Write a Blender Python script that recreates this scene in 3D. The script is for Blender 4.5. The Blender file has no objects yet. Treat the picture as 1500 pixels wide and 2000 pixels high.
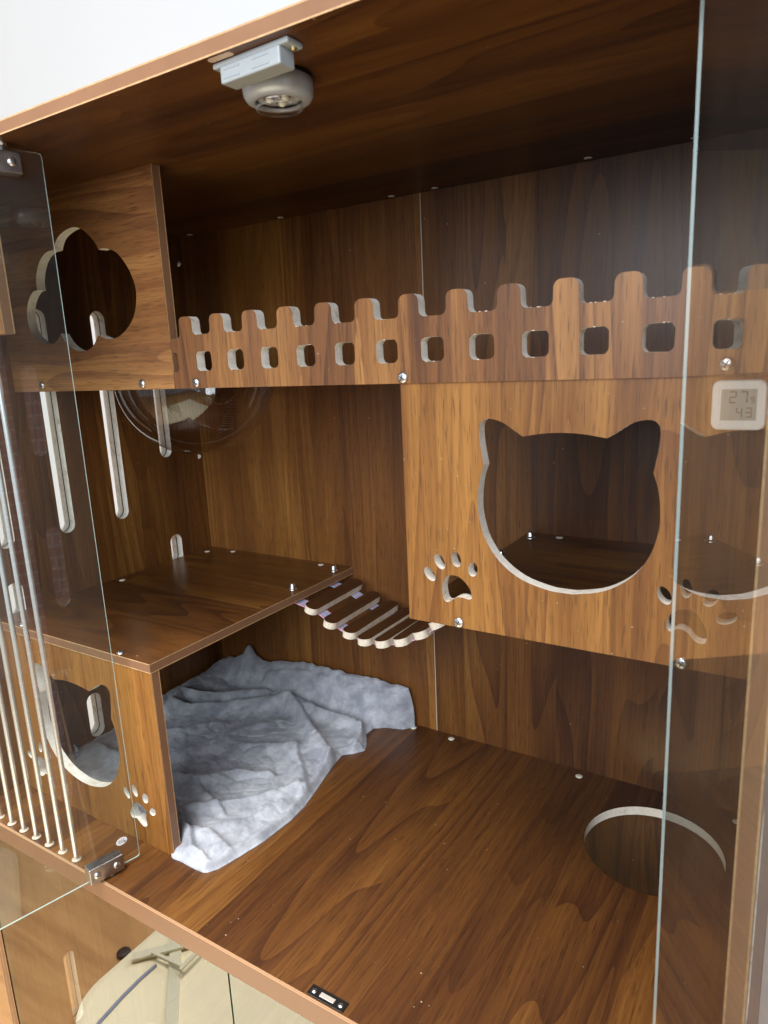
import bpy, bmesh, math, random
import numpy as np
from mathutils import Vector, Matrix, noise
from mathutils.geometry import tessellate_polygon

rnd = random.Random(7)
scene = bpy.context.scene
COL = scene.collection

# ------------------------------------------------------------------ camera
cam_data = bpy.data.cameras.new('camera')
cam = bpy.data.objects.new('camera', cam_data)
COL.objects.link(cam)
_r = Vector((0.8463027, 0.53073679, -0.04571878))
_u = Vector((-0.07758567, 0.20771444, 0.97510778))
_f = Vector((-0.52702202, 0.82168922, -0.21696686))
cam.matrix_world = Matrix(((_r.x, _u.x, -_f.x, 1.19698), (_r.y, _u.y, -_f.y, -0.51035),
                           (_r.z, _u.z, -_f.z, 0.73365), (0, 0, 0, 1)))
cam_data.sensor_fit = 'VERTICAL'
cam_data.sensor_height = 36.0
cam_data.lens = 36.0 * 1357.9 / 2000.0
cam_data.clip_start = 0.01
cam_data.clip_end = 100.0
scene.camera = cam
cam_data.dof.use_dof = True
cam_data.dof.focus_distance = 1.05
cam_data.dof.aperture_fstop = 9.0

# ------------------------------------------------------------------ world and lamps
world = bpy.data.worlds.new('World')
scene.world = world
world.use_nodes = True
bg = world.node_tree.nodes['Background']
bg.inputs['Color'].default_value = (0.90, 0.94, 1.0, 1)
bg.inputs['Strength'].default_value = 0.50

def area_lamp(name, loc, target, sx, sy, watts, colour, spread=None):
    l = bpy.data.lights.new(name, 'AREA')
    l.shape = 'RECTANGLE'
    l.size = sx; l.size_y = sy
    l.energy = watts
    l.color = colour
    if spread: l.spread = math.radians(spread)
    o = bpy.data.objects.new(name, l)
    COL.objects.link(o)
    o.location = loc
    d = Vector(target) - Vector(loc)
    o.rotation_euler = d.to_track_quat('-Z', 'Y').to_euler()
    return o

area_lamp('window_light', (1.35, -2.6, 1.60), (0.55, 0.2, 0.25), 2.6, 1.8, 126, (0.90, 0.95, 1.0))
area_lamp('floor_fill_light', (0.35, -0.60, 2.30), (0.30, -0.66, -0.8), 1.4, 0.6, 38, (1.0, 0.95, 0.88), 80)  # added overhead fill, brightens the room floor that the lower doors mirror

scene.view_settings.view_transform = 'Standard'
scene.view_settings.look = 'None'
scene.view_settings.gamma = 1.0
scene.view_settings.exposure = -0.12
scene.cycles.use_denoising = True
scene.cycles.max_bounces = 9
scene.cycles.transparent_max_bounces = 16
scene.cycles.diffuse_bounces = 3
scene.cycles.glossy_bounces = 4
scene.cycles.sample_clamp_indirect = 8.0
scene.cycles.caustics_reflective = False
scene.cycles.caustics_refractive = False

# ------------------------------------------------------------------ dimensions (metres)
W, D, H, T = 1.165, 0.600, 1.002, 0.015
TF = 0.030                      # the floor board is doubled
ZB = -0.78                      # floor of the room
YF = 0.186                      # front of fence / cloud panel
ZU = 0.7034                     # underside of the upper shelf
ZS, XS, YS = 0.3192, 0.4031, 0.0853
XP, ZP = 0.779, 0.4159
SEAM = 0.587

# ------------------------------------------------------------------ materials
MATS = {}

def new_mat(name):
    m = bpy.data.materials.new(name)
    m.use_nodes = True
    return m, m.node_tree.nodes, m.node_tree.links, m.node_tree.nodes['Principled BSDF']

def N(nodes, typ, **kw):
    n = nodes.new(typ)
    for k, v in kw.items():
        setattr(n, k, v)
    return n

def math_n(nodes, links, op, a, b=None, clamp=False):
    n = nodes.new('ShaderNodeMath'); n.operation = op; n.use_clamp = clamp
    for i, v in enumerate((a, b)):
        if v is None: continue
        if isinstance(v, (int, float)): n.inputs[i].default_value = v
        else: links.new(v, n.inputs[i])
    return n.outputs[0]

def comb(nodes, links, x, y, z):
    n = nodes.new('ShaderNodeCombineXYZ')
    for i, v in enumerate((x, y, z)):
        if isinstance(v, (int, float)): n.inputs[i].default_value = v
        else: links.new(v, n.inputs[i])
    return n.outputs[0]

def ramp(nodes, links, fac, stops):
    n = nodes.new('ShaderNodeValToRGB')
    links.new(fac, n.inputs[0])
    e = n.color_ramp.elements
    while len(e) < len(stops): e.new(0.5)
    for el, (p, c) in zip(e, stops):
        el.position = p; el.color = (*c, 1)
    return n.outputs[0]

def noise_n(nodes, links, vec, scale=1.0, detail=2.0, rough=0.5):
    n = nodes.new('ShaderNodeTexNoise')
    links.new(vec, n.inputs['Vector'])
    n.inputs['Scale'].default_value = scale
    n.inputs['Detail'].default_value = detail
    n.inputs['Roughness'].default_value = rough
    return n.outputs['Fac']

def mixc(nodes, links, fac, a, b, mode='MIX'):
    n = nodes.new('ShaderNodeMix'); n.data_type = 'RGBA'; n.blend_type = mode
    for s, v in ((n.inputs[0], fac), (n.inputs[6], a), (n.inputs[7], b)):
        if isinstance(v, (int, float)): s.default_value = v
        elif isinstance(v, tuple): s.default_value = (*v, 1)
        else: links.new(v, s)
    return n.outputs[2]

def wood(name, across, along, seed=0.0, strips=13.0, tone=1.0, gold=0.0, rough=0.36, sat=1.0):
    """walnut-print melamine; across/along are axis indices in object space"""
    if name in MATS: return MATS[name]
    m, nd, lk, bs = new_mat(name)
    tc = nd.new('ShaderNodeTexCoord')
    sp = nd.new('ShaderNodeSeparateXYZ')
    lk.new(tc.outputs['Object'], sp.inputs[0])
    a, l = sp.outputs[across], sp.outputs[along]
    M = lambda op, x, y=None, c=False: math_n(nd, lk, op, x, y, c)
    # slow wander of the grain
    wv = comb(nd, lk, M('MULTIPLY', a, 3.0), M('MULTIPLY', l, 1.6), seed)
    wn = noise_n(nd, lk, wv, 1.0, 2.0)
    aw = M('ADD', a, M('MULTIPLY', M('SUBTRACT', wn, 0.5), 0.030))
    # veneer strips of uneven width
    vo = N(nd, 'ShaderNodeTexVoronoi', voronoi_dimensions='1D')
    vo.inputs['Scale'].default_value = strips
    lk.new(M('ADD', aw, seed * 3.7 + 5.0), vo.inputs['W'])
    sc = nd.new('ShaderNodeSeparateColor')
    lk.new(vo.outputs['Color'], sc.inputs[0])
    sr = sc.outputs[0]; sg = sc.outputs[1]
    # broad figure
    v1 = comb(nd, lk, M('MULTIPLY', aw, 20.0), M('MULTIPLY', l, 1.5), M('MULTIPLY', sg, 9.0))
    n1 = noise_n(nd, lk, v1, 1.0, 2.0, 0.5)
    # cathedral rings
    v2 = comb(nd, lk, M('MULTIPLY', aw, 8.0), M('MULTIPLY', l, 0.75), M('ADD', M('MULTIPLY', sr, 17.0), seed))
    n2 = noise_n(nd, lk, v2, 1.0, 1.0, 0.35)
    rg = M('FRACT', M('MULTIPLY', n2, 17.0))
    rgl = M('MULTIPLY', M('POWER', rg, 2.2), M('ADD', M('MULTIPLY', sg, 1.1), 0.15))
    # fine streaks and pores
    v3 = comb(nd, lk, M('MULTIPLY', aw, 260.0), M('MULTIPLY', l, 6.0), seed)
    n3 = noise_n(nd, lk, v3, 1.0, 2.0, 0.6)
    v4 = comb(nd, lk, M('MULTIPLY', aw, 620.0), M('MULTIPLY', l, 34.0), seed + 3)
    n4 = noise_n(nd, lk, v4, 1.0, 1.0, 0.5)
    pore = M('MULTIPLY', M('SUBTRACT', n4, 0.575), 7.0, True)
    fac = M('ADD', M('MULTIPLY', sr, 0.19), M('MULTIPLY', n1, 0.46))
    fac = M('ADD', fac, M('MULTIPLY', M('SUBTRACT', n3, 0.5), 0.29))
    fac = M('SUBTRACT', fac, M('MULTIPLY', rgl, 0.175))
    fac = M('ADD', fac, 0.19)
    fac = M('ADD', fac, gold)
    c = ramp(nd, lk, fac, [(0.10, (0.030*tone, 0.0115*tone, 0.0060*tone)),
                           (0.34, (0.074*tone, 0.0265*tone, 0.0095*tone)),
                           (0.56, (0.155*tone, 0.060*tone, 0.0145*tone)),
                           (0.80, (0.305*tone, 0.139*tone, 0.032*tone))])
    c = mixc(nd, lk, M('MULTIPLY', pore, 0.5), c, (0.022*tone, 0.010*tone, 0.005*tone))
    # a few pale specks of dust and chipped print
    dv = noise_n(nd, lk, tc.outputs['Object'], 210.0, 0.0, 0.5)
    c = mixc(nd, lk, M('MULTIPLY', M('SUBTRACT', dv, 0.845), 12.0, True), c, (0.45, 0.36, 0.27))
    if sat != 1.0:
        hs = nd.new('ShaderNodeHueSaturation'); hs.inputs['Saturation'].default_value = sat
        lk.new(c, hs.inputs['Color']); c = hs.outputs[0]
    lk.new(c, bs.inputs['Base Color'])
    rr = M('ADD', M('MULTIPLY', n1, 0.10), rough - 0.05)
    lk.new(rr, bs.inputs['Roughness'])
    bs.inputs['Specular IOR Level'].default_value = 0.45
    MATS[name] = m
    return m

def plain(name, col, rough=0.5, metal=0.0, var=0.0, vscale=60.0, spec=0.5, bump=0.0):
    if name in MATS: return MATS[name]
    m, nd, lk, bs = new_mat(name)
    bs.inputs['Base Color'].default_value = (*col, 1)
    bs.inputs['Roughness'].default_value = rough
    bs.inputs['Metallic'].default_value = metal
    bs.inputs['Specular IOR Level'].default_value = spec
    if var or bump:
        tc = nd.new('ShaderNodeTexCoord')
        n = noise_n(nd, lk, tc.outputs['Object'], vscale, 4.0, 0.6)
        if var:
            lo = tuple(c * (1 - var) for c in col); hi = tuple(min(1, c * (1 + var)) for c in col)
            lk.new(ramp(nd, lk, n, [(0.3, lo), (0.7, hi)]), bs.inputs['Base Color'])
            lk.new(math_n(nd, lk, 'ADD', math_n(nd, lk, 'MULTIPLY', n, 0.2), rough - 0.1), bs.inputs['Roughness'])
        if bump:
            bp = nd.new('ShaderNodeBump'); bp.inputs['Strength'].default_value = bump
            bp.inputs['Distance'].default_value = 0.001
            lk.new(n, bp.inputs['Height']); lk.new(bp.outputs[0], bs.inputs['Normal'])
    MATS[name] = m
    return m

def glass(name, tint, ior=1.5, haze=0.0, sheet=False):
    """clear sheet: what is not mirrored passes straight through"""
    if name in MATS: return MATS[name]
    m, nd, lk, bs = new_mat(name)
    nd.remove(bs)
    out = nd['Material Output']
    geo = nd.new('ShaderNodeNewGeometry')
    mx = nd.new('ShaderNodeMix'); mx.data_type = 'FLOAT'
    lk.new(geo.outputs['Backfacing'], mx.inputs[0])
    mx.inputs[2].default_value = ior; mx.inputs[3].default_value = 1.0 / ior
    fr = nd.new('ShaderNodeFresnel'); lk.new(mx.outputs[0], fr.inputs['IOR'])
    tr = nd.new('ShaderNodeBsdfTransparent'); tr.inputs[0].default_value = (*tint, 1)
    gl = nd.new('ShaderNodeBsdfGlossy'); gl.inputs['Roughness'].default_value = 0.0
    gl.inputs['Color'].default_value = (1, 1, 1, 1)
    ms = nd.new('ShaderNodeMixShader')
    fo = fr.outputs[0]
    if sheet:   # both faces of the sheet mirror as one: 2R / (1 + R) where light enters it
        fo = math_n(nd, lk, 'DIVIDE', math_n(nd, lk, 'MULTIPLY', fo, 2.0), math_n(nd, lk, 'ADD', fo, 1.0))
        fo = math_n(nd, lk, 'MULTIPLY', fo, math_n(nd, lk, 'SUBTRACT', 1.0, geo.outputs['Backfacing']))
    lk.new(fo, ms.inputs[0]); lk.new(tr.outputs[0], ms.inputs[1]); lk.new(gl.outputs[0], ms.inputs[2])
    last = ms.outputs[0]
    if haze:  # patchy pale diffuse layer puts haze into the colour of the glass
        tc = nd.new('ShaderNodeTexCoord')
        n = noise_n(nd, lk, tc.outputs['Object'], 9.0, 5.0, 0.65)
        df = nd.new('ShaderNodeBsdfDiffuse'); df.inputs[0].default_value = (0.7, 0.72, 0.72, 1)
        m2 = nd.new('ShaderNodeMixShader')
        lk.new(math_n(nd, lk, 'MULTIPLY', n, haze), m2.inputs[0])
        lk.new(last, m2.inputs[1]); lk.new(df.outputs[0], m2.inputs[2])
        last = m2.outputs[0]
    lk.new(last, out.inputs['Surface'])
    MATS[name] = m
    return m

W_BACK = lambda: wood('walnut_back', 0, 2, 1.0, 13, 1.22, 0.06)
W_SIDE = lambda: wood('walnut_side', 1, 2, 2.3, 15, 1.15, 0.02)
W_TOP = lambda: wood('walnut_top', 1, 0, 3.1, 13, 0.86, -0.02)
W_FLOOR = lambda: wood('walnut_floor', 0, 1, 4.4, 12, 0.88, 0.01)
W_CLOUD = lambda: wood('walnut_cloud', 2, 0, 5.2, 10, 1.35, 0.14, 0.38, 0.94)
W_FENCE = lambda: wood('walnut_fence', 0, 2, 6.7, 13, 1.35, 0.06, 0.40, 0.95)
W_CAT = lambda: wood('walnut_cat', 0, 2, 8.8, 14, 1.15, 0.13, 0.40, 1.0)
W_BOX = lambda: wood('walnut_box', 0, 2, 8.5, 12, 1.3, 0.20)
W_SHELF = lambda: wood('walnut_shelf', 1, 0, 9.6, 11, 0.86, 0.03, 0.30)
BAND = lambda: plain('edge_band', (0.25, 0.128, 0.068), 0.42, var=0.06, vscale=25)
CORE = lambda: plain('board_core_line', (0.50, 0.31, 0.155), 0.7, var=0.25, vscale=120)

def raw_mat():
    if 'raw_cut' in MATS: return MATS['raw_cut']
    m, nd, lk, bs = new_mat('raw_cut')
    tc = nd.new('ShaderNodeTexCoord')
    n = noise_n(nd, lk, tc.outputs['Object'], 120.0, 5.0, 0.75)
    n2 = noise_n(nd, lk, tc.outputs['Object'], 22.0, 3.0, 0.5)
    f = math_n(nd, lk, 'ADD', math_n(nd, lk, 'MULTIPLY', n, 0.6), math_n(nd, lk, 'MULTIPLY', n2, 0.4))
    c = ramp(nd, lk, f, [(0.33, (0.42, 0.34, 0.26)), (0.44, (0.74, 0.68, 0.60)), (0.64, (0.86, 0.84, 0.79))])
    lk.new(c, bs.inputs['Base Color'])
    bs.inputs['Roughness'].default_value = 0.85
    bp = nd.new('ShaderNodeBump'); bp.inputs['Strength'].default_value = 0.35; bp.inputs['Distance'].default_value = 0.001
    lk.new(n, bp.inputs['Height']); lk.new(bp.outputs[0], bs.inputs['Normal'])
    MATS['raw_cut'] = m
    return m
RAW = raw_mat
STEEL = lambda: plain('polished_steel', (0.86, 0.88, 0.92), 0.22, 0.75)
ZINC = lambda: plain('zinc_screw', (0.72, 0.72, 0.72), 0.30, 1.0, var=0.15, vscale=300)
BRUSHED = lambda: plain('satin_nickel', (0.40, 0.39, 0.39), 0.34, 1.0, var=0.08, vscale=90)
CAPM = lambda: plain('bare_wood_dowel', (0.86, 0.80, 0.68), 0.7, var=0.2, vscale=200)
BLACK = lambda: plain('black_plastic_gap_shade', (0.012, 0.012, 0.013), 0.45)
WHITE = lambda: plain('white_plastic', (0.92, 0.93, 0.94), 0.35)

# ------------------------------------------------------------------ mesh helpers
def link(name, me, mats, parent=None, loc=None):
    o = bpy.data.objects.new(name, me)
    for m in (mats if isinstance(mats, (list, tuple)) else [mats]):
        if m.name not in [x.name for x in me.materials if x]: me.materials.append(m)
    COL.objects.link(o)
    if parent is not None: o.parent = parent
    if loc is not None: o.location = loc
    return o

def from_bm(name, bm, mats, parent=None, smooth=False, loc=None):
    bmesh.ops.recalc_face_normals(bm, faces=bm.faces)
    me = bpy.data.meshes.new(name)
    bm.to_mesh(me); bm.free()
    if smooth:
        for p in me.polygons: p.use_smooth = True
    return link(name, me, mats, parent, loc)

def empty(name, loc=(0, 0, 0)):
    o = bpy.data.objects.new(name, None)
    o.empty_display_size = 0.05
    COL.objects.link(o)
    o.location = loc
    return o

def tag(o, label=None, cat=None, group=None, kind=None):
    if label: o['label'] = label
    if cat: o['category'] = cat
    if group: o['group'] = group
    if kind: o['kind'] = kind
    return o

def rect(a0, b0, a1, b1):
    return [(a0, b0), (a1, b0), (a1, b1), (a0, b1)]

def round_poly(pts, rads, n=6):
    """round each corner of a polygon by its radius"""
    out = []
    L = len(pts)
    for i, p in enumerate(pts):
        r = rads[i] if isinstance(rads, (list, tuple)) else rads
        p = Vector(p); a = Vector(pts[i - 1]) - p; b = Vector(pts[(i + 1) % L]) - p
        if r <= 0: out.append(tuple(p)); continue
        a.normalize(); b.normalize()
        ang = math.acos(max(-1, min(1, a.dot(b))))
        dd = r / math.tan(ang / 2)
        p1 = p + a * dd; p2 = p + b * dd
        cen = p + (a + b).normalized() * (r / math.sin(ang / 2))
        a1 = math.atan2(*(p1 - cen).yx); a2 = math.atan2(*(p2 - cen).yx)
        da = (a2 - a1 + math.pi) % (2 * math.pi) - math.pi
        for k in range(n + 1):
            t = a1 + da * k / n
            out.append((cen.x + r * math.cos(t), cen.y + r * math.sin(t)))
    return out

def circle(cx, cy, r, n=48, ry=None, rot=0.0):
    ry = r if ry is None else ry
    c, s = math.cos(rot), math.sin(rot)
    o = []
    for k in range(n):
        t = 2 * math.pi * k / n
        x, y = r * math.cos(t), ry * math.sin(t)
        o.append((cx + c * x - s * y, cy + s * x + c * y))
    return o

def smooth_runs(runs, n=6):
    """runs: lists of points; each run is a smooth curve, runs meet at cusps (run ends shared)"""
    out = []
    for run in runs:
        P = [Vector(p) for p in run]
        for i in range(len(P) - 1):
            p0 = P[i - 1] if i > 0 else P[0] * 2 - P[1]
            p3 = P[i + 2] if i + 2 < len(P) else P[-1] * 2 - P[-2]
            p1, p2 = P[i], P[i + 1]
            for k in range(n):
                t = k / n
                q = 0.5 * ((2 * p1) + (-p0 + p2) * t + (2 * p0 - 5 * p1 + 4 * p2 - p3) * t * t + (-p0 + 3 * p1 - 3 * p2 + p3) * t ** 3)
                out.append(tuple(q))
    return out

def board(name, plane, at, thick, outer, holes, mats, parent, raw_outer=False, base=None):
    """a sheet with cut-outs. mats = [face, edge band, raw cut, core line]; the edge of the sheet shows
    a band between two thin lines of core, the cut-outs show the raw board"""
    def P(u, v, w):
        if plane == 'xz': q = (u, at + w, v)
        elif plane == 'xy': q = (u, v, at + w)
        else: q = (at + w, u, v)
        return Vector(q) - base if base is not None else Vector(q)
    bm = bmesh.new()
    loops = [outer] + list(holes)
    flat = [p for lp in loops for p in lp]
    tris = tessellate_polygon([[Vector((p[0], p[1], 0)) for p in lp] for lp in loops])
    e = 0.0016 * (1 if thick > 0 else -1)
    lv = [0.0, e, thick - e, thick]
    rings = [[bm.verts.new(P(u, v, w)) for (u, v) in flat] for w in lv]
    for w, i in ((0, 0), (3, 3)):
        for t in tris:
            try:
                f = bm.faces.new([rings[i][k] for k in t]); f.material_index = 0
            except ValueError: pass
    off = 0
    for li, lp in enumerate(loops):
        n = len(lp)
        for k in range(n):
            a, b = off + k, off + (k + 1) % n
            for r in range(3):
                f = bm.faces.new((rings[r][a], rings[r][b], rings[r + 1][b], rings[r + 1][a]))
                if li == 0 and not raw_outer: f.material_index = 1 if r == 1 else 3
                else: f.material_index = 2 if r == 1 else (2 if li else 2)
        off += n
    bmesh.ops.recalc_face_normals(bm, faces=bm.faces)
    me = bpy.data.meshes.new(name)
    bm.to_mesh(me); bm.free()
    for m in mats: me.materials.append(m)
    o = bpy.data.objects.new(name, me)
    COL.objects.link(o)
    o.parent = parent
    return o

def lathe_bm(prof, n=32, axis='z', cen=(0, 0, 0), bm=None, mi=None):
    bm = bm or bmesh.new()
    c = Vector(cen)
    rings = []
    for ri, (r, h) in enumerate(prof):
        ring = []
        if r < 1e-6:
            q = (0, 0, h) if axis == 'z' else ((0, h, 0) if axis == 'y' else (h, 0, 0))
            ring = [bm.verts.new(c + Vector(q))] * n
        else:
            for k in range(n):
                t = 2 * math.pi * k / n
                x, y = r * math.cos(t), r * math.sin(t)
                q = (x, y, h) if axis == 'z' else ((x, h, y) if axis == 'y' else (h, x, y))
                ring.append(bm.verts.new(c + Vector(q)))
        rings.append(ring)
    for i in range(len(rings) - 1):
        for k in range(n):
            vs = []
            for v in (rings[i][k], rings[i][(k + 1) % n], rings[i + 1][(k + 1) % n], rings[i + 1][k]):
                if v not in vs: vs.append(v)
            if len(vs) > 2:
                f = bm.faces.new(vs)
                f.smooth = True
                if mi is not None: f.material_index = mi[i] if isinstance(mi, (list, tuple)) else mi
    return bm

def box_bm(x0, y0, z0, x1, y1, z1, bevel=0.0, bm=None, seg=2, mi=0):
    own = bmesh.new()
    bmesh.ops.create_cube(own, size=1.0)
    bmesh.ops.scale(own, vec=(x1 - x0, y1 - y0, z1 - z0), verts=own.verts)
    bmesh.ops.translate(own, vec=((x0 + x1) / 2, (y0 + y1) / 2, (z0 + z1) / 2), verts=own.verts)
    if bevel:
        bmesh.ops.bevel(own, geom=own.edges[:] , offset=bevel, segments=seg, affect='EDGES', profile=0.5)
    for f in own.faces: f.material_index = mi
    if bm is None: return own
    me = bpy.data.meshes.new('tmp'); own.to_mesh(me); own.free()
    bm.from_mesh(me); bpy.data.meshes.remove(me)
    return bm

_screw_me = {}
def screw_mesh(kind):
    if kind in _screw_me: return _screw_me[kind]
    if kind == 'pan':       # pan head with a cross recess drawn as dark bars, axis -y
        bm = lathe_bm([(0.0049, 0.0), (0.0052, -0.0006), (0.0047, -0.0018), (0.0030, -0.0026), (0.0, -0.0028)], 20, 'y')
        for a in (0, 1):
            L, wd = 0.0028, 0.00045
            b = box_bm(-L if a == 0 else -wd, -0.0031, -wd if a == 0 else -L, L if a == 0 else wd, -0.0012, wd if a == 0 else L, mi=1)
            bmesh.ops.rotate(b, verts=b.verts, cent=(0, 0, 0), matrix=Matrix.Rotation(0.5, 3, 'Y'))
            me = bpy.data.meshes.new('t'); b.to_mesh(me); b.free(); bm.from_mesh(me); bpy.data.meshes.remove(me)
    elif kind == 'nut':     # domed cap nut, axis +z
        bm = lathe_bm([(0.0062, 0.0), (0.0062, 0.0010), (0.0045, 0.0012), (0.0045, 0.0042), (0.0042, 0.0052), (0.0036, 0.0078), (0.0020, 0.0095), (0.0, 0.0099)], 18, 'z')
    elif kind == 'pin':     # flat dowel end, axis +z
        bm = lathe_bm([(0.0046, -0.001), (0.0046, 0.0004), (0.0040, 0.0007), (0.0, 0.0007)], 18, 'z')
    elif kind == 'flatscrew':
        bm = lathe_bm([(0.0058, -0.001), (0.0058, 0.0005), (0.0046, 0.0016), (0.0, 0.0019)], 18, 'z')
        box_bm(-0.0040, -0.0005, 0.0012, 0.0040, 0.0005, 0.0023, bm=bm, mi=1)
    bmesh.ops.recalc_face_normals(bm, faces=bm.faces)
    me = bpy.data.meshes.new(kind + '_screw')
    bm.to_mesh(me); bm.free()
    me.materials.append(CAPM() if kind == 'pin' else ZINC())
    me.materials.append(plain('recess_shade', (0.10, 0.10, 0.10), 0.5, 0.6))  # dark colour paints the shade of the driver recesses
    _screw_me[kind] = me
    return me

def fastener(name, kind, pos, parent, rot=(0, 0, 0)):
    o = bpy.data.objects.new(name, screw_mesh(kind))
    COL.objects.link(o)
    o.parent = parent
    o.location = Vector(pos) - BASE
    o.scale = (1.3, 1.3, 1.3) if kind != 'flatscrew' else (1.15, 1.15, 1.15)
    o.rotation_euler = (rot[0], rot[1], rot[2] + (rnd.uniform(-1, 1) if kind != 'pan' else 0))
    return o

# ================================================================== setting
def wall_mat():
    return plain('white_wall_paint', (0.90, 0.905, 0.90), 0.8, var=0.01, vscale=3, bump=0.02)
bm = box_bm(-3.0, 0.66, ZB, 3.2, 0.76, 2.6)
tag(from_bm('wall', bm, wall_mat()), kind='structure')

def room_floor_mat():
    m, nd, lk, bs = new_mat('oak_laminate')
    tc = nd.new('ShaderNodeTexCoord'); sp = nd.new('ShaderNodeSeparateXYZ')
    lk.new(tc.outputs['Object'], sp.inputs[0])
    M = lambda op, x, y=None, c=False: math_n(nd, lk, op, x, y, c)
    v = comb(nd, lk, M('MULTIPLY', sp.outputs[0], 2.5), M('MULTIPLY', sp.outputs[1], 22.0), 0.0)
    n = noise_n(nd, lk, v, 1.0, 5.0, 0.6)
    c = ramp(nd, lk, n, [(0.3, (0.33, 0.165, 0.06)), (0.5, (0.45, 0.24, 0.09)), (0.72, (0.56, 0.32, 0.13))])
    lk.new(c, bs.inputs['Base Color'])
    bs.inputs['Roughness'].default_value = 0.45
    return m
bm = bmesh.new()
bmesh.ops.create_grid(bm, x_segments=2, y_segments=2, size=1.0)
bmesh.ops.scale(bm, vec=(3.1, 2.0, 1), verts=bm.verts)
bmesh.ops.translate(bm, vec=(0.1, -1.35, ZB), verts=bm.verts)
tag(from_bm('floor', bm, room_floor_mat()), kind='structure')

def brick_mat():
    m, nd, lk, bs = new_mat('pink_brick')
    tc = nd.new('ShaderNodeTexCoord'); sp = nd.new('ShaderNodeSeparateXYZ')
    lk.new(tc.outputs['Object'], sp.inputs[0])
    bt = nd.new('ShaderNodeTexBrick')
    lk.new(comb(nd, lk, sp.outputs[1], sp.outputs[2], 0.0), bt.inputs['Vector'])
    bt.inputs['Scale'].default_value = 1.0
    bt.inputs['Brick Width'].default_value = 0.15; bt.inputs['Row Height'].default_value = 0.040
    bt.inputs['Mortar Size'].default_value = 0.004
    bt.inputs['Color1'].default_value = (0.62, 0.30, 0.32, 1); bt.inputs['Color2'].default_value = (0.56, 0.28, 0.33, 1)
    bt.inputs['Mortar'].default_value = (0.80, 0.66, 0.74, 1)
    lk.new(bt.outputs['Color'], bs.inputs['Base Color']); bs.inputs['Roughness'].default_value = 0.8
    return m
bm = box_bm(1.90, -0.06, ZB, 2.0, 0.655, 2.0)
tag(from_bm('side_wall', bm, brick_mat()), kind='structure')

# ================================================================== cabinet
BASE = Vector((W / 2, D / 2, ZB))
cab = empty('cat_cabinet', BASE)
tag(cab, 'tall walnut cat villa cabinet with open glass doors, cut-out panels and shelves', 'cabinet')
def M4(face): return [face, BAND(), RAW(), CORE()]
def bd(name, plane, at, thick, outer, holes, face, raw_outer=False, parent=None):
    if parent is None: return board(name, plane, at, thick, outer, holes, M4(face), cab, raw_outer, BASE)
    return board(name, plane, at, thick, outer, holes, M4(face), parent, raw_outer, BASE)

def stadium(u, v0, v1, w):
    r = w / 2 - 1e-4
    return round_poly([(u - w / 2, v0), (u + w / 2, v0), (u + w / 2, v1), (u - w / 2, v1)], r, 7)

# floor board with the round hatch, grain running front to back
hatch = circle(1.028, 0.452, 0.0985, 64)
floor_b = bd('floor_board', 'xy', 0.0, -T, rect(0, 0, W, D), [hatch], W_FLOOR())
for x, y in ((0.540, 0.587), (0.626, 0.585), (0.879, 0.579), (1.128, 0.575)):
    fastener('dowel_end', 'pin', (x, y, 0), floor_b)
bd('front_trim', 'xz', -0.0042, 0.0038, rect(0, -TF - 0.001, W, -0.0003), [], BAND())
for _n in ('front_trim',): bpy.data.objects[_n].data.materials[3] = plain('trim_edge_tan', (0.46, 0.27, 0.15), 0.5)
# top board, grain along the width; a narrow routed slot near the front edge
top_b = bd('top_board', 'xy', H, T, rect(-T, 0, W + T, D), [], W_TOP())
for x, y in ((0.044, 0.587), (0.29, 0.588), (0.538, 0.588), (0.622, 0.588), (0.876, 0.583), (1.02, 0.583)):
    fastener('dowel_end', 'pin', (x, y, H), top_b, (math.pi, 0, 0))
bm = lathe_bm([(0, 0)], 3) if False else bmesh.new()
lp = round_poly([(0.700, 0.0035), (0.729, 0.0035), (0.729, 0.0105), (0.700, 0.0105)], 0.0033, 6)
vs = [bm.verts.new(Vector((x, y, H - 0.0006)) - BASE) for x, y in lp]
vt = [bm.verts.new(Vector((x, y, H + 0.0005)) - BASE) for x, y in lp]
bm.faces.new(vs)
for k in range(len(lp)):
    bm.faces.new((vs[k], vs[(k + 1) % len(lp)], vt[(k + 1) % len(lp)], vt[k]))
from_bm('slot_cover', bm, plain('slot_cover_tan', (0.62, 0.46, 0.34), 0.5), top_b)

# back panels, two sheets with a seam
bd('back_panel', 'xz', D, 0.009, rect(-T, -T, SEAM - 0.0006, H), [], W_BACK())
bd('lower_back_panel', 'xz', D, 0.009, rect(-T, ZB + 0.04, W + T, -T - 0.0005), [], wood('walnut_lower_back_dim', 0, 2, 20.6, 13, 0.8, 0.0, 0.62))  # darker, matte walnut: dimness of the lower storey put into the colour
bd('back_panel', 'xz', D, 0.009, rect(SEAM + 0.0006, -T, W + T, H), [], wood('walnut_back_two', 0, 2, 1.9, 13, 0.95, 0.0))

bm = box_bm(SEAM - 0.0008, D - 0.0004, 0.0, SEAM + 0.0008, D + 0.003, H)
bmesh.ops.translate(bm, vec=-BASE, verts=bm.verts)
from_bm('seam_strip', bm, plain('pale_seam', (0.55, 0.47, 0.38), 0.6), cab)

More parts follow.
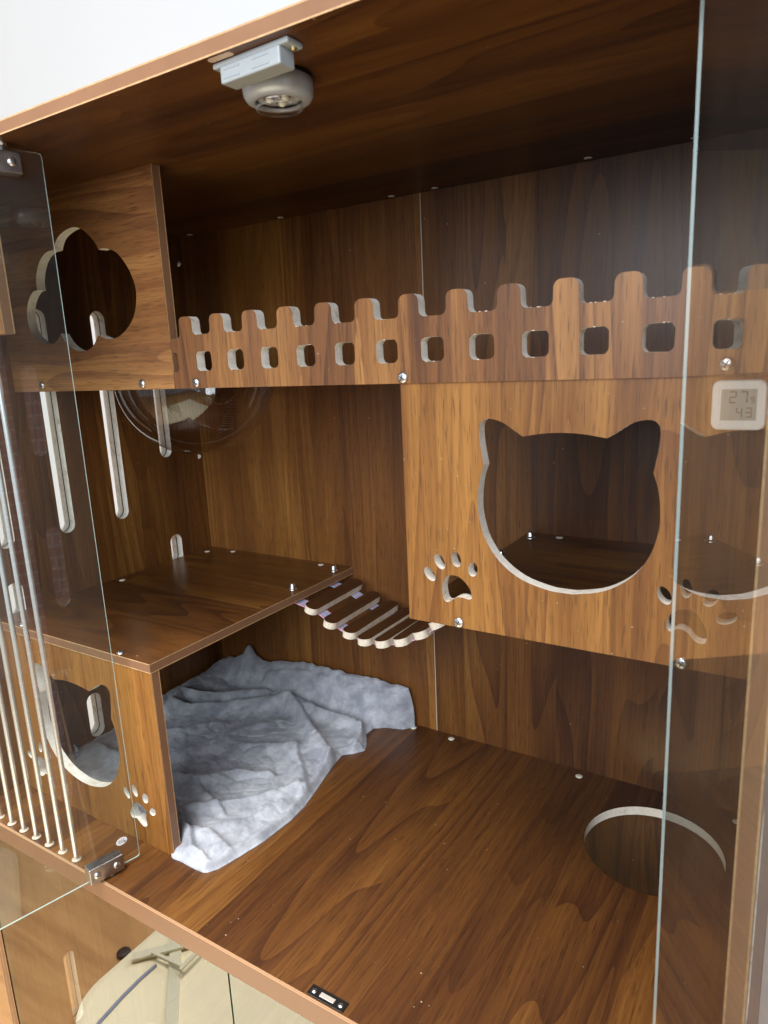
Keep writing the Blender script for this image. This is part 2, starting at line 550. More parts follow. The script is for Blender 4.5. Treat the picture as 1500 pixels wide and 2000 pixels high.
# left side: an inner and an outer layer with a black gap between, both cut by the vent slots
cols = [0.128, 0.247, 0.370, 0.498]
slots = []
for i, y in enumerate(cols):
    slots.append(stadium(y, 0.545 if i == 3 else 0.437, 0.655 + 0.19 * (1 if i != 3 else 0.3), 0.031))
    slots.append(stadium(y, 0.307, 0.373, 0.031) if i in (0, 3) else stadium(y, 0.012, 0.105, 0.031))
    if i == 0:
        slots.append(stadium(0.112, -0.206, -0.06, 0.031))
        slots.append(stadium(0.112, -0.56, -0.395, 0.022))
def slot_set():
    return [list(s) for s in slots]
bd('side_panel', 'yz', -T, T, rect(0, ZB, D, H), slot_set(), W_SIDE())
bd('outer_side_panel', 'yz', -T - 0.0035 - T, T, rect(0.004, ZB, D, H), slot_set(), W_SIDE())
bd('gap_shade', 'yz', -T - 0.0031, 0.0027, rect(0.006, ZB + 0.01, D - 0.01, H - 0.006), slot_set(), BLACK(), True)  # black sheet stands for the shade inside the gap
bpy.data.objects['gap_shade'].data.materials[2] = BLACK()
# right side
bd('side_panel', 'yz', W, T, rect(0, ZB, D, H),
   [stadium(0.045, 0.545, 0.752, 0.031), stadium(0.045, 0.172, 0.372, 0.031), stadium(0.165, 0.45, 0.69, 0.031)], W_SIDE())
fastener('wall_screw', 'flatscrew', (0.0, 0.588, 0.949), cab, (0, math.pi / 2, 0))
fastener('dowel_end', 'pin', (0.0, 0.588, 0.534), cab, (0, math.pi / 2, 0))

# ---- upper storey front: cloud panel and picket fence
XC = 0.4048
cloud = smooth_runs([
    [(0.1672, 0.9194), (0.1740, 0.9290), (0.1843, 0.9370), (0.2033, 0.9430), (0.2227, 0.9448), (0.2400, 0.9400), (0.2550, 0.9300), (0.2690, 0.9160), (0.2735, 0.9072)],
    [(0.2735, 0.9072), (0.2860, 0.9075), (0.2985, 0.9050), (0.3160, 0.8965), (0.3346, 0.8752), (0.3449, 0.8509), (0.3440, 0.8299), (0.3352, 0.8091), (0.3167, 0.7922), (0.2931, 0.7813), (0.2690, 0.7800), (0.2476, 0.7863)],
    [(0.2476, 0.7863), (0.2322, 0.7715), (0.2112, 0.7645), (0.1858, 0.7674), (0.1659, 0.7790), (0.1541, 0.7940)],
    [(0.1541, 0.7940), (0.1440, 0.7845), (0.1299, 0.7793), (0.1110, 0.7795), (0.0937, 0.7851), (0.0741, 0.8026), (0.0705, 0.8280), (0.0792, 0.8483), (0.0952, 0.8620), (0.1088, 0.8644)],
    [(0.1088, 0.8644), (0.1090, 0.8760), (0.1140, 0.8900), (0.1260, 0.9060), (0.1450, 0.9170), (0.1672, 0.9194)]], 5)
cloud_p = bd('cloud_panel', 'xz', YF, T, rect(0.0005, ZU, XC, H - 0.0006), [cloud], W_CLOUD())
for x, z in ((0.084, 0.714), (0.336, 0.7115)):
    fastener('screw', 'pan', (x, YF, z), cloud_p)

def fence_outline():
    pts, rad = [(XC + 0.0004, ZU), (W - 0.0005, ZU)], [0, 0]
    # right end
    pts += [(W - 0.0005, 0.776)]; rad += [0.0]
    pitch = 0.0593
    n = 13
    first = 0.4264
    ups = []
    for i in range(n):
        l = first + i * pitch; r = l + 0.0262
        if r > W - 0.004: break
        ups.append((l, r))
    for l, r in reversed(ups):
        if r + 0.0 < W - 0.003:
            pts += [(r, 0.7758)]; rad += [0.0065]
        pts += [(r - 0.0005, 0.8008), (l + 0.0005, 0.8008), (l, 0.7758)]; rad += [0.0082, 0.0082, 0.0065]
    # left end: the half-moon gap of the last window
    pts.pop(); rad.pop()
    pts += [(first, 0.7725), (XC + 0.0006, 0.7725), (XC + 0.0006, 0.7535), (0.4185, 0.7535), (0.4185, 0.7265), (XC + 0.0004, 0.7265)]
    rad += [0.006, 0.006, 0.006, 0.006, 0.006, 0.004]
    return round_poly(pts, rad, 5)
wins = []
for i in range(12):
    l = 0.4552 + i * 0.0591
    wins.append(round_poly(rect(l, 0.7268, l + 0.0285, 0.7532), 0.0065, 5))
def ragged(loop, amp, seed):
    """small saw chips along a routed edge"""
    r = random.Random(seed)
    out = []
    for i, (x, y) in enumerate(loop):
        out.append((x + r.uniform(-amp, amp), y + r.uniform(-amp, amp)))
    return out
fence = bd('fence_panel', 'xz', YF - 0.0006, T, ragged(fence_outline(), 0.00012, 3), [ragged(w, 0.00025, i) for i, w in enumerate(wins)], W_FENCE())
fo = fence.data
# the picket tops and notches are routed: raw board, only the straight bottom is banded
for p in fo.polygons:
    if p.material_index in (1, 3):
        zc = p.center.z + BASE.z
        if zc > ZU + 0.004: p.material_index = 2
for x, z in ((0.45, 0.711), (0.785, 0.710), (1.119, 0.714)):
    fastener('screw', 'pan', (x, YF - 0.0006, z), fence)
# loose chips of laminate left on the routed edges
bm = bmesh.new()
for i in range(40):
    k = rnd.randrange(12); l = 0.4552 + k * 0.0591
    if rnd.random() < 0.5:
        x, z = l + rnd.uniform(0.005, 0.024), rnd.choice((0.7268, 0.7532))
    else:
        x, z = l + rnd.uniform(0.002, 0.025), 0.7758
    s = rnd.uniform(0.0003, 0.0008)
    b = box_bm(x - s * 1.6, YF - 0.0014, z - s * 0.6, x + s * 1.6, YF + 0.002, z + s * 0.6)
    bmesh.ops.translate(b, vec=-BASE, verts=b.verts)
    me = bpy.data.meshes.new('t'); b.to_mesh(me); b.free(); bm.from_mesh(me); bpy.data.meshes.remove(me)
o = from_bm('edge_chips', bm, plain('pale_chip', (0.72, 0.62, 0.52), 0.8), fence)
o['kind'] = 'stuff'

# upper shelf behind the fence, with the hole for the bubble
DX, DY, DR = 0.235, 0.385, 0.140
bd('upper_shelf', 'xy', ZU + 0.0012, T, rect(0.0005, YF + T + 0.0003, W - 0.0005, D - 0.0005), [circle(DX, DY, DR + 0.001, 56)], wood('walnut_upper_shelf', 1, 0, 11.2, 10, 0.9, 0.0))

# ---- cat-head panel on the right with its shelf
CAT = [(-0.0914, 0.0821), (-0.0865, 0.0880), (-0.0775, 0.0867), (-0.0600, 0.0798), (-0.0440, 0.0703)]
cat_r = [[(-0.0440, 0.0703), (-0.0220, 0.0738), (0.0, 0.0750), (0.0220, 0.0738), (0.0440, 0.0703)],
         [(0.0440, 0.0703), (0.0547, 0.0773), (0.0666, 0.0849), (0.0783, 0.0885), (0.0877, 0.0881), (0.0929, 0.0833), (0.0942, 0.0746), (0.0929, 0.0599), (0.0890, 0.0374)],
         [(0.0890, 0.0374), (0.0938, 0.0230), (0.0966, 0.0030), (0.0959, -0.0206), (0.0878, -0.0476), (0.0712, -0.0711), (0.0461, -0.0884), (0.0167, -0.0965), (0.0, -0.0975),
          (-0.0167, -0.0965), (-0.0461, -0.0884), (-0.0712, -0.0711), (-0.0878, -0.0476), (-0.0959, -0.0206), (-0.0966, 0.0030), (-0.0938, 0.0230), (-0.0890, 0.0374)],
         [(-0.0890, 0.0374), (-0.0929, 0.0599), (-0.0942, 0.0746), (-0.0929, 0.0833), (-0.0877, 0.0881), (-0.0783, 0.0885), (-0.0666, 0.0849), (-0.0547, 0.0773), (-0.0440, 0.0703)]]
def cat_hole(cx, cz, s):
    return [(cx + s * x, cz + s * z) for x, z in smooth_runs(cat_r, 4)]
paw_pad_a = [(0.8255, 0.4621), (0.8298, 0.4754), (0.8389, 0.4798), (0.8499, 0.4781), (0.8606, 0.4681), (0.8643, 0.4572), (0.8614, 0.4530), (0.8504, 0.4541), (0.8426, 0.4518), (0.8334, 0.4457), (0.8278, 0.4485), (0.8255, 0.4621)]
paw_pad_b = [(1.0778, 0.4605), (1.0829, 0.4731), (1.0945, 0.4781), (1.1046, 0.4757), (1.1128, 0.4639), (1.1157, 0.4529), (1.1135, 0.4456), (1.1052, 0.4465), (1.0971, 0.4549), (1.0891, 0.4570), (1.0813, 0.4529), (1.0778, 0.4605)]
def toe(x, z, a, b, deg): return circle(x, z, a, 22, b, math.radians(deg))
def closed(p, n=4):
    q = p[:-1]
    P = [q[-1]] + q + [q[0], q[1]]
    out = []
    for i in range(1, len(P) - 2):
        p0, p1, p2, p3 = (Vector(P[i + j]) for j in (-1, 0, 1, 2))
        for k in range(n):
            t = k / n
            out.append(tuple(0.5 * ((2 * p1) + (-p0 + p2) * t + (2 * p0 - 5 * p1 + 4 * p2 - p3) * t * t + (-p0 + 3 * p1 - 3 * p2 + p3) * t ** 3)))
    return out
YC = YF + 0.0030
cat_holes = [cat_hole(0.9710, 0.5748, 1.0), closed(paw_pad_a), closed(paw_pad_b),
             toe(0.8094, 0.4776, 0.0098, 0.0058, -52), toe(0.8234, 0.4947, 0.0098, 0.0062, -62),
             toe(0.8452, 0.4998, 0.0094, 0.0062, -80), toe(0.8663, 0.4903, 0.0086, 0.0060, 82),
             toe(1.0749, 0.4897, 0.0098, 0.0062, -62), toe(1.0946, 0.4997, 0.0098, 0.0054, -85),
             toe(1.1170, 0.4932, 0.0096, 0.0064, 62), toe(1.1318, 0.4752, 0.0100, 0.0060, 28)]
cat_p = bd('cat_panel', 'xz', YC, T, rect(XP, ZP, W - 0.0005, ZU), cat_holes, W_CAT())
for x, z in ((0.847, 0.422), (1.094, 0.421)):
    fastener('screw', 'pan', (x, YC, z), cat_p)
rs = bd('right_shelf', 'xy', ZP + 0.0012, T - 0.004, rect(XP + 0.0005, YC + T + 0.0003, W - 0.0005, D - 0.0005), [], wood('walnut_right_shelf', 1, 0, 12.4, 10, 0.9, 0.0))
for x, y in ((0.795, 0.566), (0.795, 0.44)):
    fastener('cap_nut', 'nut', (x, y, ZP + 0.0012 + T - 0.004), rs)
for x, y in ((0.838, 0.585),):
    fastener('dowel_end', 'pin', (x, y, ZP + 0.0012 + T - 0.004), rs)

# ---- middle shelf and the box panel below it
ms = bd('middle_shelf', 'xy', ZS, -T, rect(0.0005, YS, XS, D - 0.0005), [], W_SHELF())
for x, y in ((0.021, 0.334), (0.024, 0.563), (0.081, 0.587), (0.333, 0.585)):
    fastener('dowel_end', 'pin', (x, y, ZS), ms)
for x, y in ((0.383, 0.562), (0.380, 0.436)):
    fastener('cap_nut', 'nut', (x, y, ZS), ms)
for x, y in ((0.329, 0.094), (0.071, 0.094)):
    fastener('shelf_screw', 'flatscrew', (x, y, ZS), ms)
low_pad = [(0.3089, 0.0473), (0.3218, 0.0655), (0.3349, 0.0705), (0.3459, 0.0646), (0.3505, 0.0595), (0.3465, 0.0492), (0.3476, 0.0365), (0.3397, 0.0306), (0.3304, 0.0349), (0.3232, 0.0400), (0.3124, 0.0377), (0.3089, 0.0473)]
low_pad_l = [(0.408 - x - 0.004, z + 0.004) for x, z in reversed(low_pad)]
low_holes = [cat_hole(0.1985, 0.1655, 1.065), closed(low_pad), closed(low_pad_l)]
for x, z, a, b, dg in ((0.3065, 0.0800, 0.0102, 0.0058, -62), (0.3275, 0.0903, 0.0102, 0.0058, -75), (0.3513, 0.0845, 0.0090, 0.0068, 70), (0.3649, 0.0655, 0.0082, 0.0060, 35)):
    low_holes += [toe(x, z, a, b, dg), toe(0.404 - x, z + 0.004, a, b, -dg)]
bd('box_panel', 'xz', YS + 0.0006, T, rect(0.0005, 0.0006, XS - 0.0004, ZS - T - 0.0003), low_holes, W_BOX())

# ---- front left: fixed panel over a row of steel bars
fp = bd('front_panel', 'xz', 0.0008, T, rect(0.0005, 0.784, 0.3145, H - 0.0006), [], wood('walnut_front', 0, 2, 13.1, 12, 1.2, 0.06))
bar_me = None
for k in range(8):
    x = 0.272 - k * 0.0353
    if bar_me is None:
        bm = lathe_bm([(0.0037, 0.0), (0.0037, 0.784)], 14)
        bar_me = bpy.data.meshes.new('bar'); bm.to_mesh(bar_me); bm.free(); bar_me.materials.append(STEEL())
        bm = lathe_bm([(0.0037, 0.0), (0.0072, 0.0002), (0.0072, 0.0011), (0.0060, 0.0015), (0.0037, 0.0016)], 16)
        col_me = bpy.data.meshes.new('collar'); bm.to_mesh(col_me); bm.free(); col_me.materials.append(plain('clear_collar', (0.62, 0.52, 0.42), 0.25))
    o = link('bar', bar_me, STEEL(), cab, Vector((x, 0.0082, 0.0)) - BASE)
    link('collar', col_me, MATS['clear_collar'], o)

# ---- lower storey
bd('bottom_board', 'xy', ZB + 0.06, -T, rect(0.0005, 0.012, W - 0.0005, D - 0.0005), [], wood('walnut_bottom', 0, 1, 14.0, 11, 1.0, 0.02))
bd('plinth', 'xz', 0.02, T, rect(0.0005, ZB, W - 0.0005, ZB + 0.044), [], wood('walnut_plinth', 2, 0, 15.0, 11, 1.0, 0.0))

GLASS = lambda: glass('clear_glass', (0.945, 0.972, 0.965), 1.52, 0.022, True)
def glass_edge():
    if 'glass_edge' in MATS: return MATS['glass_edge']
    m, nd, lk, bs = new_mat('glass_edge')
    bs.inputs['Base Color'].default_value = (0.62, 0.76, 0.78, 1)
    bs.inputs['Roughness'].default_value = 0.18
    MATS['glass_edge'] = m
    return m
def dark_edge():
    if 'glass_edge_dark' in MATS: return MATS['glass_edge_dark']
    m, nd, lk, bs = new_mat('glass_edge_dark')
    bs.inputs['Base Color'].default_value = (0.02, 0.07, 0.05, 1)
    bs.inputs['Roughness'].default_value = 0.12
    MATS['glass_edge_dark'] = m
    return m

def pane(name, width, z0, z1, thick, org, ang, edge, parent, gm=None):
    """glass sheet starting at org, running along direction ang (radians) in plan"""
    lp = round_poly(rect(0, z0, width, z1), 0.004, 3)
    bm = bmesh.new()
    f0 = [bm.verts.new((x, -thick / 2, z)) for x, z in lp]
    f1 = [bm.verts.new((x, thick / 2, z)) for x, z in lp]
    bm.faces.new(f0); bm.faces.new(list(reversed(f1)))
    for k in range(len(lp)):
        j = (k + 1) % len(lp)
        f = bm.faces.new((f0[j], f0[k], f1[k], f1[j])); f.material_index = 1
    me = bpy.data.meshes.new(name); bm.to_mesh(me); bm.free()
    me.materials.append(gm or GLASS()); me.materials.append(edge)
    o = bpy.data.objects.new(name, me); COL.objects.link(o); o.parent = parent
    o.location = Vector((org[0], org[1], 0)) - BASE
    o.rotation_euler = (0, 0, ang)
    return o

def clip(door, x0, x1, zc, hh, name='hinge_clip', up=1):
    """pivot clamp on a glass door, in the door's own frame; the pin points to the board"""
    zb = 0.0 if up < 0 else H
    bm = box_bm(x0, -0.0098, zc - hh, x1, 0.0098, zc + hh, 0.0016)
    o = from_bm(name, bm, BRUSHED(), door)
    o.location = (0, 0, 0)
    for s in (-1, 1):
        for xx in (x0 + 0.011, x1 - 0.011):
            m = screw_mesh('pan')
            q = bpy.data.objects.new('hinge_screw', m); COL.objects.link(q); q.parent = door
            q.location = (xx, s * 0.0098, zc); q.rotation_euler = (0, 0, 0 if s < 0 else math.pi)
    xp = x0 + 0.017
    h = abs(zb - zc)
    bm = lathe_bm([(0.0035, 0.0), (0.0035, h - 0.004), (0.0058, h - 0.0035), (0.0058, h - 0.0001)], 14)
    if up < 0:
        bmesh.ops.scale(bm, vec=(1, 1, -1), verts=bm.verts)
    o2 = from_bm('hinge_pin', bm, ZINC(), door)
    o2.location = (xp, 0, zc)
    return o

# left door: swung out past square, its hinge edge reaches into the cabinet
LA = math.atan2(-0.189, -0.048)
ld = pane('glass_door', 0.46, 0.006, H - 0.006, 0.0026, (0.358, 0.058), LA, plain('glass_edge_green', (0.30, 0.38, 0.36), 0.15), cab)
ld['label'] = 'left glass door swung open'
clip(ld, 0.027, 0.078, 0.0165, 0.0125, up=-1)
clip(ld, 0.027, 0.078, H - 0.0225, 0.0125, up=1)
# the small oval glass mark
bm = bmesh.new()
lp = circle(0, 0, 0.0085, 28, 0.0062)
bm.faces.new([bm.verts.new((x, 0, z)) for x, z in lp])
mk = from_bm('glass_mark', bm, plain('mark_white', (0.80, 0.82, 0.84), 0.5), ld)
mk.location = (0.024, 0.0019, 0.045)
bm = bmesh.new()
for k in range(3):
    pts = [(-0.004 + 0.0030 * k + 0.0022 * math.sin(t * 3.0), -0.0030 + 0.0060 * t) for t in [i / 8 for i in range(9)]]
    for a, b in zip(pts, pts[1:]):
        vs = [bm.verts.new((p[0] + dx, 0, p[1])) for p, dx in ((a, -0.0004), (a, 0.0004), (b, 0.0004), (b, -0.0004))]
        bm.faces.new(vs)
lp = circle(-0.0045, -0.0022, 0.0013, 12)
bm.faces.new([bm.verts.new((x, 0, z)) for x, z in lp])
g = from_bm('mark_print', bm, plain('mark_ink', (0.06, 0.08, 0.12), 0.5), mk)
g.location = (0, 0.0002, 0)
# right door
RA = math.atan2(-math.sin(math.radians(108.0)), -math.cos(math.radians(108.0)))
rd = pane('glass_door', 0.46, 0.006, H - 0.006, 0.0025, (1.104, 0.066), RA, glass_edge(), cab)
rd['label'] = 'right glass door swung open'
clip(rd, 0.027, 0.078, 0.0165, 0.0125, up=-1)
clip(rd, 0.027, 0.078, H - 0.0225, 0.0125, up=1)
# lower doors, shut, meeting in the middle
for x0, x1 in ((0.004, 0.5935), (0.5965, W - 0.004)):
    pane('lower_glass_door', x1 - x0, ZB + 0.06, -TF - 0.003, 0.005, (x0, 0.0035), 0.0, dark_edge(), cab, glass('coated_glass', (0.93, 0.95, 0.93), 2.0, 0.0, True))

# strike plate on the floor board
bm = box_bm(0.7275, 0.0008, 0.0, 0.7800, 0.0150, 0.0016, 0.0005)
bmesh.ops.translate(bm, vec=-BASE, verts=bm.verts)
sp_ = from_bm('strike_plate', bm, plain('black_metal', (0.016, 0.015, 0.014), 0.38, 0.4), cab)
bm = box_bm(0.7435, 0.0048, 0.0012, 0.7640, 0.0108, 0.0019, 0.0003)
bmesh.ops.translate(bm, vec=-BASE, verts=bm.verts)
from_bm('latch_slot', bm, plain('slot_steel', (0.66, 0.60, 0.54), 0.4, 0.5), sp_)
for x in (0.7345, 0.7730):
    q = fastener('screw', 'flatscrew', (x, 0.0079, 0.0010), sp_)
    q.scale = (0.62, 0.62, 0.8)

# catch under the top board
cat_o = empty('magnetic_catch', Vector((0.744, 0.0215, H)) - BASE); cat_o.parent = cab
cat_o.rotation_euler = (0, 0, math.radians(-2)); cat_o.scale = (0.95, 0.95, 0.95)
bm = box_bm(-0.048, -0.011, -0.0055, 0.048, 0.011, -0.0002, 0.0016)
wax = plain('milky_plastic', (0.40, 0.44, 0.47), 0.32)
from_bm('mount_plate', bm, wax, cat_o)
bm = box_bm(-0.038, -0.0115, -0.0205, 0.038, 0.0095, -0.005, 0.0016)
cb = from_bm('catch_body', bm, wax, cat_o)
bm = bmesh.new()
for x0 in (-0.033, 0.004):
    for z in (-0.0090, -0.0165):
        box_bm(x0, -0.0122, z - 0.0007, x0 + 0.021, -0.0110, z + 0.0007, 0.0003, bm=bm)
from_bm('body_rib', bm, wax, cb)
bm = lathe_bm([(0.0032, 0.0), (0.0030, -0.0015), (0.0015, -0.0024), (0, -0.0025)], 16)
o = from_bm('screw', bm, plain('brass', (0.75, 0.58, 0.30), 0.3, 1.0), cat_o); o.location = (0.0425, 0.003, -0.0055)
bm = lathe_bm([(0.0032, 0.0), (0.0030, -0.0015), (0.0015, -0.0024), (0, -0.0025)], 16)
o = from_bm('screw', bm, MATS['brass'], cat_o); o.location = (-0.0425, 0.003, -0.0055)

# ================================================================== things in the cabinet
# puck lamp
pk = empty('puck_lamp', (0.724, 0.073, H))
pk.scale = (0.88, 0.88, 0.86)
tag(pk, 'round silver battery puck lamp with three LEDs under the top board', 'lamp')
bm = lathe_bm([(0.0, 0.0), (0.0375, 0.0), (0.0385, -0.0015), (0.0385, -0.0050), (0.0370, -0.0055)], 48)
from_bm('base_ring', bm, BLACK(), pk)
bm = lathe_bm([(0.0375, -0.0040), (0.0388, -0.0050), (0.0390, -0.0140), (0.0382, -0.0200), (0.0355, -0.0245), (0.0315, -0.0268), (0.0275, -0.0275), (0.0262, -0.0270), (0.0255, -0.0240)], 56)
from_bm('housing', bm, plain('silver_paint', (0.50, 0.54, 0.60), 0.30, 0.25), pk, True)
bm = lathe_bm([(0.0255, -0.0215), (0.0, -0.0215)], 40)
from_bm('reflector', bm, plain('reflector_chrome', (0.86, 0.86, 0.87), 0.25, 0.6), pk)
for k in range(3):
    a = math.radians(90 + 120 * k + 20)
    bm = lathe_bm([(0.0062, 0.0), (0.0064, -0.0015), (0.0052, -0.0020), (0.0048, 0.0004)], 20)
    o = from_bm('led_ring', bm, plain('chrome', (0.8, 0.8, 0.8), 0.12, 1.0), pk); o.location = (0.0105 * math.cos(a), 0.0105 * math.sin(a), -0.0220)
    bm = lathe_bm([(0.0046, 0.0), (0.0044, -0.0022), (0.0030, -0.0046), (0.0, -0.0056)], 18)
    o2 = from_bm('led', bm, plain('led_clear', (0.95, 0.94, 0.86), 0.1), o); o2.location = (0, 0, 0)
bm = lathe_bm([(0.0252, -0.0240), (0.0252, -0.0325), (0.0240, -0.0340), (0.0, -0.0343)], 40)
from_bm('lens', bm, glass('acrylic', (0.95, 0.95, 0.95), 1.49), pk, True)
bm = lathe_bm([(0.0240, -0.0338), (0.0255, -0.0335), (0.0256, -0.0318), (0.0247, -0.0312)], 40)
from_bm('lens_rim', bm, glass('acrylic_rim', (0.92, 0.93, 0.94), 1.4, 0.35), pk, True)

# bubble
db = empty('acrylic_bubble', (DX, DY, ZU))
tag(db, 'clear acrylic half-dome bubble hanging below the upper shelf', 'bubble')
prof = []
for k in range(17):
    t = math.pi / 2 * k / 16
    prof.append((DR * math.cos(t), 0.014 - 0.142 * math.sin(t)))
prof[-1] = (0.0, prof[-1][1])
bm = lathe_bm(prof, 64)
from_bm('dome', bm, glass('bubble_acrylic', (0.88, 0.87, 0.87), 1.85), db, True)
bm = lathe_bm([(DR - 0.004, -0.0002), (DR + 0.014, -0.0002), (DR + 0.0145, -0.0016), (DR + 0.0130, -0.0032), (DR - 0.002, -0.0040)], 64)
from_bm('flange', bm, glass('bubble_rim', (0.90, 0.89, 0.89), 1.45, 0.06), db, True)

# hanging bridge
br = empty('hanging_bridge', (0.404, 0.485, 0.305))
tag(br, 'sagging wooden slat bridge on pink ribbons linking the two shelves', 'bridge')
BO = Vector((0.404, 0.485, 0.305))
pos = [(0.441, 0.3045, 0.45), (0.482, 0.2850, 0.36), (0.520, 0.2715, 0.22), (0.556, 0.2660, 0.02), (0.592, 0.2690, -0.14), (0.627, 0.2790, -0.28), (0.661, 0.2960, -0.42), (0.693, 0.3200, -0.58), (0.722, 0.3500, -0.72), (0.748, 0.3830, -0.80)]
w_sl = wood('walnut_slat', 0, 1, 16.0, 20, 0.7, -0.05)
ply = plain('pale_plywood', (0.80, 0.71, 0.58), 0.65, var=0.18, vscale=90)
lp = round_poly(rect(-0.0130, -0.085, 0.0130, 0.085), 0.0126, 7)
bm = bmesh.new()
lv = [[bm.verts.new((x, y, z)) for x, y in lp] for z in (0.0, -0.0012, -0.0112, -0.0125)]
bm.faces.new(lv[0]); bm.faces.new(list(reversed(lv[3]))).material_index = 0
for r in range(3):
    for k in range(len(lp)):
        j = (k + 1) % len(lp)
        f = bm.faces.new((lv[r][k], lv[r][j], lv[r + 1][j], lv[r + 1][k])); f.material_index = 1
bmesh.ops.recalc_face_normals(bm, faces=bm.faces)
sl_me = bpy.data.meshes.new('slat'); bm.to_mesh(sl_me); bm.free()
sl_me.materials.append(w_sl); sl_me.materials.append(ply)
for x, z, tilt in pos:
    o = link('slat', sl_me, [w_sl, ply], br, Vector((x, 0.485 + rnd.uniform(-0.003, 0.003), z)) - BO)
    o.rotation_euler = (0, tilt * 0.75, rnd.uniform(-0.03, 0.03))
def ribbon_mat():
    m, nd, lk, bs = new_mat('pastel_ribbon')
    tc = nd.new('ShaderNodeTexCoord'); sp = nd.new('ShaderNodeSeparateXYZ')
    lk.new(tc.outputs['Object'], sp.inputs[0])
    M = lambda op, x, y=None, c=False: math_n(nd, lk, op, x, y, c)
    w = M('ADD', M('MULTIPLY', M('SINE', M('MULTIPLY', sp.outputs[1], 330.0)), 0.5), 0.5)
    c1 = ramp(nd, lk, w, [(0.30, (0.72, 0.42, 0.60)), (0.5, (0.62, 0.62, 0.76)), (0.72, (0.36, 0.50, 0.78))])
    w2 = M('GREATER_THAN', M('SINE', M('MULTIPLY', sp.outputs[0], 420.0)), 0.75)
    c = mixc(nd, lk, M('MULTIPLY', w2, 0.5), c1, (0.75, 0.70, 0.80))
    lk.new(c, bs.inputs['Base Color']); bs.inputs['Roughness'].default_value = 0.8
    return m
rm = ribbon_mat()
path = [(0.385, 0.3025)] + [(x, z - 0.0140) for x, z, _ in pos] + [(0.772, 0.4090)]
for yc in (0.432, 0.540):
    bm = bmesh.new()
    fine = []
    for i in range(len(path) - 1):
        for k in range(4):
            t = k / 4
            p0 = path[max(i - 1, 0)]; p1 = path[i]; p2 = path[i + 1]; p3 = path[min(i + 2, len(path) - 1)]
            q = [0.5 * (2 * p1[c] + (p2[c] - p0[c]) * t + (2 * p0[c] - 5 * p1[c] + 4 * p2[c] - p3[c]) * t * t + (3 * p1[c] - p0[c] - 3 * p2[c] + p3[c]) * t ** 3) for c in (0, 1)]
            fine.append(q)
    fine.append(path[-1])
    prev = None
    for x, z in fine:
        ring = [bm.verts.new(Vector((x, yc + dy, z + dz)) - BO) for dy, dz in ((-0.012, 0), (0.012, 0), (0.012, -0.0014), (-0.012, -0.0014))]
        if prev:
            for k in range(4):
                bm.faces.new((prev[k], prev[(k + 1) % 4], ring[(k + 1) % 4], ring[k]))
        prev = ring
    from_bm('ribbon', bm, rm, br)

